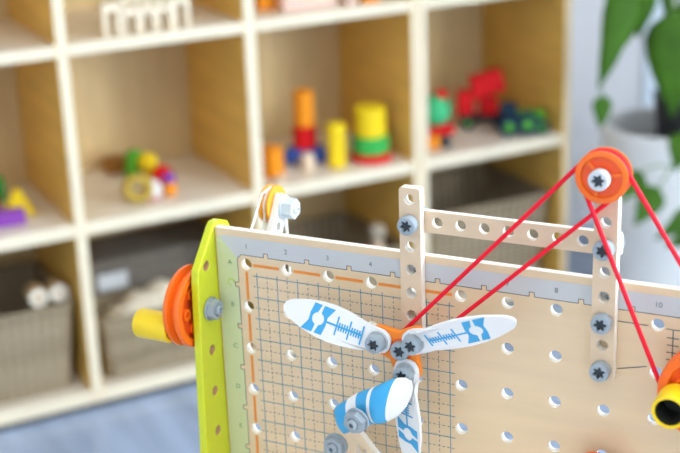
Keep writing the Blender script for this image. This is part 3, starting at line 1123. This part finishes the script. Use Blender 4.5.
def vehicle(label, loc, rz, parts, wheels, wm, group='toy vehicles on the shelf', sc=1.0):
    t = thing('toy_vehicle', label, 'toy vehicle', TR(*loc) @ RZ(rz) @ Matrix.Scale(sc, 4), group)
    for nm, bmm, m, mt in parts:
        obj(nm, bmm, m, t, mt, bevel=0.003)
    for x, y, r, wd in wheels:
        wl = obj('wheel', wheel_bm(r, wd), wm, t, TR(x, y, r) @ RX(PI / 2), smooth=True)
        obj('wheel_hub', lathem([(0, -0.001), (r * 0.4, -0.001), (r * 0.4, wd + 0.001), (0, wd + 0.001)], 18), C_LIM if wm is C_DKB else C_DKB, wl, smooth=True)
    return t


p = Pz(484, 133, Z2)
vehicle('red tipper truck with dark wheels and raised load bed, in the cubby', (p.x + 0.034, p.y + 0.058, Z2 + E_), -0.45,
        [('chassis', boxm(-0.052, 0.050, -0.020, 0.020, 0.014, 0.026), C_DKB, None),
         ('cab', boxm(-0.060, -0.022, -0.022, 0.022, 0.0265, 0.085), C_RED, None),
         ('support', boxm(-0.008, 0.034, -0.016, 0.016, 0.0265, 0.066), C_RED, None),
         ('load_bed', boxm(-0.040, 0.036, -0.024, 0.024, -0.024, 0.026), C_RED, TR(0.012, 0, 0.100) @ RY(-0.28))],
        [(-0.038, -0.021, 0.016, 0.012), (-0.038, 0.033, 0.016, 0.012), (0.034, -0.021, 0.016, 0.012), (0.034, 0.033, 0.016, 0.012)], C_DKB)
p = Pz(528, 135.5, Z2)
vehicle('dark blue tractor with leaf green hood and green wheel hubs, right of the red truck', (p.x, p.y + 0.025, Z2 + E_), -0.45,
        [('body', boxm(-0.055, 0.020, -0.020, 0.020, 0.018, 0.044), C_DKB, None),
         ('cab', boxm(-0.052, -0.014, -0.019, 0.019, 0.0445, 0.078), C_DKB, None),
         ('hood', boxm(-0.010, 0.055, -0.0185, 0.0185, 0.0445, 0.056), C_LIM, None),
         ('nose', boxm(0.0205, 0.058, -0.017, 0.017, 0.018, 0.044), C_LIM, None)],
        [(-0.036, -0.021, 0.026, 0.016), (-0.036, 0.037, 0.026, 0.016), (0.010, -0.021, 0.030, 0.014), (0.044, -0.021, 0.020, 0.013), (0.044, 0.034, 0.020, 0.013)], C_DKB, sc=0.92)
p = Pz(441, 150, Z2)
rb = thing('toy_figure', 'toy figure with a round mint green head, red arms and orange foot', 'toy figure', TR(p.x + 0.004, p.y + 0.02, Z2 + E_) @ RZ(-0.4))
obj('foot', boxm(-0.028, 0.004, -0.016, 0.016, 0, 0.030), C_OR, rb, bevel=0.004)
obj('foot', boxm(0.008, 0.026, -0.014, 0.014, 0, 0.026), C_DKB, rb, bevel=0.004)
obj('body', boxm(-0.018, 0.036, -0.014, 0.014, 0.0305, 0.052), C_RED, rb, bevel=0.004)
obj('head', lathem(ball(0.035), 28), C_MINT, rb, TR(-0.006, 0, 0.0505), smooth=True)
obj('hat', lathem([(0, 0), (0.015, 0), (0.014, 0.012), (0.006, 0.018), (0, 0.018)], 20), C_RED, rb, TR(0.008, 0.0, 0.114), smooth=True)

# top row: arch castle of white wooden blocks
def arch_block(wd, h, ow, oh, dp):
    pts = [(-wd / 2, 0), (-ow / 2, 0)] + [(-ow / 2 * math.cos(a), oh - ow / 2 + ow / 2 * math.sin(a)) for a in [PI * k / 8 for k in range(9)]] + [(ow / 2, 0), (wd / 2, 0), (wd / 2, h), (-wd / 2, h)]
    b = plate(pts, [], -dp / 2, dp / 2)
    for v in b.verts: v.co = Vector((v.co.x, -v.co.z, v.co.y))
    bmesh.ops.recalc_face_normals(b, faces=b.faces)
    return b


CASTLE = mat('pale_maple_blocks', (0.82, 0.70, 0.52), 0.5, vary=0.05)
gx0 = Pz(105, 38, Z1)
G_ = 'pale arch blocks of the castle'
ylab = ['leftmost pale wooden arch block of the castle', 'second pale arch block from the left in the castle base', 'third pale arch block from the left in the castle base',
        'fourth pale arch block from the left in the castle base', 'rightmost pale wooden arch block of the castle']
xs_ = [0.118, 0.1555, 0.1885, 0.2215, 0.256]
for i, x in enumerate(xs_):
    big = i in (0, 4)
    blk('arch_block', ylab[i], 'block', arch_block(0.036 if big else 0.032, 0.062 if big else 0.048, 0.017, 0.048 if big else 0.036, 0.028), CASTLE, (x, 0.034, Z1 + E_), 0, 0.0015, group=G_)
for i, x in enumerate((0.148, 0.1705, 0.1915, 0.2145, 0.2355)):
    blk('column_block', ['leftmost', 'second', 'middle', 'fourth', 'rightmost'][i] + ' pale round column standing on the castle arches', 'block', cyl(0.0075 if i % 2 else 0.0085, 0.05, 0.001), CASTLE, (x, 0.034, Z1 + 0.0492), smooth=True, bevel=0, group='pale columns of the castle')
p = Pz(270, 10, Z1)
blk('block', 'orange wooden block on the top shelf beside the pale plank', 'block', boxm(-0.020, 0.020, -0.015, 0.02, 0, 0.07), C_OR, (p.x, p.y + 0.015, Z1 + E_), -0.1)
p = Pz(311, 9.5, Z1)
blk('block', 'pale pinkish wooden plank box on the top shelf', 'block', boxm(-0.058, 0.058, -0.01, 0.05, 0, 0.06), C_PINK, (p.x, p.y + 0.012, Z1 + E_), -0.05)
p = Pz(352, 5, Z1)
blk('block', 'small pink wooden block right of the plank box', 'block', boxm(-0.012, 0.012, -0.012, 0.012, 0, 0.04), C_PINK, (p.x, p.y + 0.012, Z1 + E_), 0.1)
p = Pz(372, 2.5, Z1)
blk('block', 'small orange wooden block on the top shelf at the right', 'block', boxm(-0.018, 0.018, -0.012, 0.012, 0, 0.05), C_OR, (p.x, p.y + 0.012, Z1 + E_), 0.0)

# ------------------------------------------------------------------ baskets
W_BASK = weave('woven_seagrass', (0.47, 0.38, 0.25), (0.24, 0.18, 0.11), 16, 28)
W_DARK = mat('charcoal_felt', (0.17, 0.145, 0.12), 0.95, vary=0.1, scale=60)


def basket(label, x0, x1, y0, y1, h):
    cx, cy = (x0 + x1) / 2, (y0 + y1) / 2
    t = thing('woven_basket', label, 'basket', TR(cx, cy, Z3 + E_), 'woven baskets in the bottom cubbies')
    hw, hd = (x1 - x0) / 2, (y1 - y0) / 2
    bm = bmesh.new()
    n = 14
    rings = []
    for z, k in [(h * i / n, 0.90 + 0.10 * i / n) for i in range(n + 1)]:
        for dz, dr in ((0.0, -0.0022), (h / n * 0.5, 0.0012)):
            if z + dz > h: continue
            rings.append([bm.verts.new((p_[0], p_[1], z + dz)) for p_ in rrect(-hw * k - dr, hw * k + dr, -hd * k - dr, hd * k + dr, 0.02, 4)])
    inner = [[bm.verts.new((p_[0], p_[1], z)) for p_ in rrect(-hw * k, hw * k, -hd * k, hd * k, 0.018, 4)] for z, k in ((h, 0.955), (0.006, 0.86))]
    allr = rings + inner
    for a, b_ in zip(allr, allr[1:]):
        m_ = len(a)
        for k in range(m_):
            bm.faces.new((a[k], a[(k + 1) % m_], b_[(k + 1) % m_], b_[k]))
    bm.faces.new(list(reversed(rings[0])))
    bm.faces.new(inner[-1])
    obj('basket_body', bm, W_BASK, t, smooth=True)
    rim = bmesh.new()
    tube(rim, [(p_[0], p_[1], h + 0.002) for p_ in rrect(-hw * 0.985, hw * 0.985, -hd * 0.985, hd * 0.985, 0.02, 4)], 0.0065, 8, True)
    obj('rim', rim, W_BASK, t, smooth=True)
    return t


basket('woven basket in the leftmost bottom cubby, holding two pale rolls', -0.345, -0.012, 0.022, 0.300, 0.180)
basket('low woven basket filled with cream cloth, in front of the dark storage box', 0.034, 0.364, 0.020, 0.150, 0.128)
basket('woven basket in the bottom cubby under the cylinder towers', 0.412, 0.742, 0.020, 0.300, 0.150)
basket('woven basket in the bottom cubby under the toy vehicles', 0.802, 1.130, 0.022, 0.300, 0.205)
C_BRN2 = mat('tan_roll', (0.50, 0.34, 0.16), 0.7)
M_ROLL = mat('cream_roll', (0.84, 0.78, 0.66), 0.6, vary=0.05)
for i, (u, v) in enumerate(((41.7, 297.6), (62.4, 292.5))):
    p = Py(u, v, 0.055) - Vector((0.006, 0, 0))
    t = thing('roll', ('left' if i == 0 else 'right') + ' one of two pale rolls sticking out of the leftmost basket', 'roll', TR(p.x, p.y, p.z), 'pale rolls in the basket')
    obj('roll_body', lathem([(0.007, 0.0008), (0.0186, 0.0008), (0.0190, 0.002), (0.0190, 0.06), (0.007, 0.06)], 28, closed=True), C_BRN2, t, RZ(-0.08) @ RX(-PI / 2 - 0.12), smooth=True)
    obj('roll_end', lathem([(0.0071, -0.0004), (0.0178, -0.0004), (0.0178, 0.0006), (0.0071, 0.0006)], 28, closed=True), M_ROLL, t, RZ(-0.08) @ RX(-PI / 2 - 0.12))
    obj('core', lathem([(0, 0.001), (0.0069, 0.001), (0.0069, 0.055), (0, 0.055)], 14), C_BRN if i == 0 else C_NAT, t, RZ(-0.08) @ RX(-PI / 2 - 0.12), smooth=True)
st = thing('storage_box', 'charcoal storage box with a pale label, behind the low basket', 'storage box', TR(0.200, 0.245, Z3 + E_))
obj('box_body', boxm(-0.168, 0.168, -0.078, 0.080, 0, 0.185), W_DARK, st, bevel=0.008)
obj('lid', boxm(-0.171, 0.171, -0.081, 0.083, 0.1855, 0.205), W_DARK, st, bevel=0.006)
obj('label_plate', boxm(-0.118, -0.053, -0.0800, -0.0785, 0.140, 0.176), mat('pale_label', (0.62, 0.64, 0.66), 0.5), st, bevel=0.001)
# crumpled cloth lying in the low basket
bm = bmesh.new()
NX, NY = 26, 12
gv = [[bm.verts.new((-0.140 + 0.280 * i / NX, -0.045 + 0.090 * j / NY,
                     0.100 + 0.060 * max(0, math.sin(PI * i / NX)) ** 0.6 * max(0, math.sin(PI * j / NY)) ** 0.6 + 0.012 * math.sin(i * 1.3 + j * 0.7) * math.sin(PI * i / NX) + random.uniform(-0.003, 0.003))) for j in range(NY + 1)] for i in range(NX + 1)]
for i in range(NX):
    for j in range(NY):
        bm.faces.new((gv[i][j], gv[i + 1][j], gv[i + 1][j + 1], gv[i][j + 1]))
r_ = bmesh.ops.extrude_face_region(bm, geom=list(bm.faces))
for e in r_['geom']:
    if isinstance(e, bmesh.types.BMVert):
        e.co.z = 0.012
        e.co.x *= 0.9
        e.co.y *= 0.9
bmesh.ops.recalc_face_normals(bm, faces=bm.faces)
tag(obj('cloth', bm, mat('cream_cloth', (0.70, 0.62, 0.48), 0.9, vary=0.08), None, TR(0.199, 0.085, Z3 + E_), smooth=True), 'crumpled cream cloth heaped in the low basket', 'cloth')
# peg doll in the third bottom cubby
p = Py(377, 231, 0.075)
dl = thing('peg_doll', 'peg doll with a white round head peeping over the board, in the dark bottom cubby', 'doll', TR(p.x, p.y, Z3 + 0.012))
dh = p.z - Z3 - 0.012
obj('body', lathem([(0, 0), (0.024, 0), (0.025, 0.02), (0.018, dh - 0.04), (0.012, dh - 0.022), (0, dh - 0.022)], 24), C_NAT, dl, smooth=True)
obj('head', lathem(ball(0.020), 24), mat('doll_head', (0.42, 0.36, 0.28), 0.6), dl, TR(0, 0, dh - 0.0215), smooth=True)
b = bmesh.new()
tube(b, [(-0.012, -0.012, dh - 0.035), (-0.022, -0.016, dh - 0.055), (-0.026, -0.016, dh - 0.085)], 0.007, 8)
obj('arm', b, C_OR, dl, smooth=True)

# ------------------------------------------------------------------ planter and plant at the right
pc = Py(668, 122, -0.10)
M_POT = mat('white_ceramic', (0.82, 0.82, 0.80), 0.35, vary=0.015, scale=5)
pot = thing('planter', 'large round white planter standing at the right of the shelf', 'planter', TR(pc.x, pc.y, FZ + E_))
ph = pc.z - FZ
PR = 0.150
obj('pot', lathem([(0, 0), (PR * 0.88, 0), (PR * 0.90, 0.01), (PR * 0.98, ph * 0.7), (PR, ph - 0.004), (PR - 0.003, ph), (PR - 0.011, ph), (PR - 0.015, ph - 0.004), (PR - 0.022, ph - 0.10), (0, ph - 0.10)], 56), M_POT, pot, smooth=True)
obj('soil', lathem([(0, ph - 0.062), (PR * 0.4, ph - 0.058), (PR - 0.0185, ph - 0.066), (PR - 0.020, ph - 0.095), (0, ph - 0.095)], 40), mat('dark_soil', (0.035, 0.030, 0.025), 0.95, vary=0.4, scale=80, bump=0.6), pot, smooth=True)
obj('inner_pot', lathem([(0, ph - 0.050), (0.070, ph - 0.050), (0.082, ph + 0.055), (0.085, ph + 0.062), (0.078, ph + 0.062), (0.072, ph + 0.045), (0, ph + 0.045)], 40), mat('dark_nursery_pot', (0.03, 0.032, 0.035), 0.6), pot, TR(0.045, -0.02, 0), smooth=True)
M_LEAF = mat('pothos_leaf', (0.042, 0.120, 0.006), 0.6, vary=0.25, scale=14, spec=0.2)
M_STEM = mat('plant_stem', (0.14, 0.26, 0.06), 0.5)
plant = thing('pothos_plant', 'green trailing plant with broad drooping leaves in the white planter', 'plant', TR(pc.x + 0.04, pc.y - 0.02, pc.z + 0.05))
ph = pc.z
PB = Vector((pc.x + 0.04, pc.y - 0.02, ph + 0.05))


def leaf(base, tip, wd, fold=0.35, roll=0.0):
    """a heart shaped leaf from base to tip, a little folded and arched"""
    base, tip = Vector(base), Vector(tip)
    d = tip - base
    L = d.length
    d.normalize()
    view = (CAM - base).normalized()
    s = d.cross(view).normalized()
    n = s.cross(d).normalized()
    s, n = s * math.cos(roll) + n * math.sin(roll), n * math.cos(roll) - s * math.sin(roll)
    prof = [(0.0, 0.05), (0.03, 0.45), (0.10, 0.80), (0.22, 1.0), (0.38, 0.95), (0.55, 0.76), (0.72, 0.50), (0.88, 0.22), (1.0, 0.02)]
    bm = bmesh.new()
    rows = []
    for t_, w_ in prof:
        row = []
        for q in (-1, -0.5, 0, 0.5, 1):
            c = base + d * (L * t_) + s * (wd / 2 * w_ * q) + n * (-abs(q) * fold * wd * 0.25 * w_ + 0.10 * L * math.sin(PI * t_))
            if t_ == 0.0 and abs(q) > 0.6: c -= d * 0.03 * L
            row.append(bm.verts.new(c - PB))
        rows.append(row)
    for a, b_ in zip(rows, rows[1:]):
        for k in range(4):
            bm.faces.new((a[k], a[k + 1], b_[k + 1], b_[k]))
    o = obj('leaf', bm, M_LEAF, plant, smooth=True)
    so = o.modifiers.new('thickness', 'SOLIDIFY')
    so.thickness = 0.0012
    return o


def stem(pts, r=0.003):
    # smooth curve through the points
    P_ = [Vector(q) for q in pts]
    out = []
    for i in range(len(P_) - 1):
        p0, p1, p2, p3 = P_[max(i - 1, 0)], P_[i], P_[i + 1], P_[min(i + 2, len(P_) - 1)]
        for k in range(6):
            t_ = k / 6
            out.append(0.5 * ((2 * p1) + (p2 - p0) * t_ + (2 * p0 - 5 * p1 + 4 * p2 - p3) * t_ ** 2 + (3 * p1 - p0 - 3 * p2 + p3) * t_ ** 3))
    out.append(P_[-1])
    obj('stem', tube(bmesh.new(), [q - PB for q in out], r, 8), M_STEM, plant, smooth=True)


yf = pc.y - 0.16
top = Vector((pc.x - 0.02, pc.y - 0.02, ph + 0.50))
leaf(Py(632, -16, yf), Py(600, 74, yf), 0.085, 0.3, 0.25)
leaf(Py(640, -14, yf + 0.03), Py(638, 38, yf + 0.02), 0.075, 0.3, -0.2)
leaf(Py(618, 22, yf - 0.01), Py(598, 90, yf - 0.01), 0.048, 0.3, 0.2)
leaf(Py(603, 96, yf), Py(600, 130, yf), 0.042, 0.4, 0.3)
leaf(Py(674, 14, yf), Py(672, 119, yf - 0.02), 0.120, 0.3, 0.15)
leaf(Py(684, 2, yf + 0.05), Py(698, 90, yf), 0.10, 0.3, -0.3)
leaf(Py(668, -14, yf + 0.06), Py(668, 24, yf + 0.05), 0.03, 0.3, 0.0)
leaf(Py(684, 134, yf - 0.03), Py(675, 172, yf - 0.05), 0.060, 0.3, 0.2)
leaf(Py(641, 172, yf - 0.02), Py(620, 202, yf - 0.04), 0.052, 0.3, 0.1)
leaf(Py(658, 188, yf - 0.03), Py(634, 226, yf - 0.05), 0.062, 0.3, 0.2)
leaf(Py(690, 212, yf - 0.04), Py(654, 240, yf - 0.06), 0.046, 0.3, 0.4)
leaf(Py(694, 236, yf - 0.04), Py(664, 246, yf - 0.06), 0.040, 0.3, 0.0)
cbase = Vector((pc.x + 0.04, pc.y - 0.02, ph + 0.046))
stem([cbase, Vector((pc.x - 0.01, pc.y - 0.02, ph + 0.25)), Py(648, -45, yf + 0.04), Py(632, -16, yf)])
stem([Py(632, -16, yf), Py(612, 40, yf + 0.01), Py(601, 78, yf), Py(603, 96, yf)], 0.0022)
stem([cbase + Vector((0.02, 0, 0)), Vector((pc.x + 0.02, pc.y - 0.03, ph + 0.2)), Py(672, -20, yf + 0.03), Py(674, 14, yf)])
stem([cbase + Vector((0.04, -0.02, 0)), Vector((pc.x + 0.06, pc.y - 0.10, ph + 0.09)), Py(690, 122, yf - 0.02), Py(684, 134, yf - 0.03)], 0.0025)
stem([cbase + Vector((0, -0.03, 0)), Vector((pc.x + 0.05, pc.y - 0.12, ph + 0.08)), Py(690, 140, yf - 0.02), Py(672, 166, yf - 0.03), Py(658, 188, yf - 0.03)], 0.0022)
stem([Py(672, 166, yf - 0.03), Py(655, 166, yf - 0.03), Py(641, 172, yf - 0.02)], 0.0020)
stem([Py(690, 140, yf - 0.02), Py(696, 180, yf - 0.04), Py(694, 205, yf - 0.04), Py(690, 212, yf - 0.04)], 0.0020)
stem([Py(640, -14, yf + 0.03), Py(644, -30, yf + 0.04), Py(648, -45, yf + 0.04)], 0.0022)
# pale blue window trim on the wall behind the plant
a, b_ = Py(648, 0, YB - 0.02), Py(663, 0, YB - 0.02)
tag(obj('trim_1', boxm(a.x, b_.x, YB - 0.02, YB - 0.0005, FZ, 2.3), mat('pale_blue_trim', (0.78, 0.88, 0.97), 0.3, vary=0.01), bevel=0.003), kind='structure')
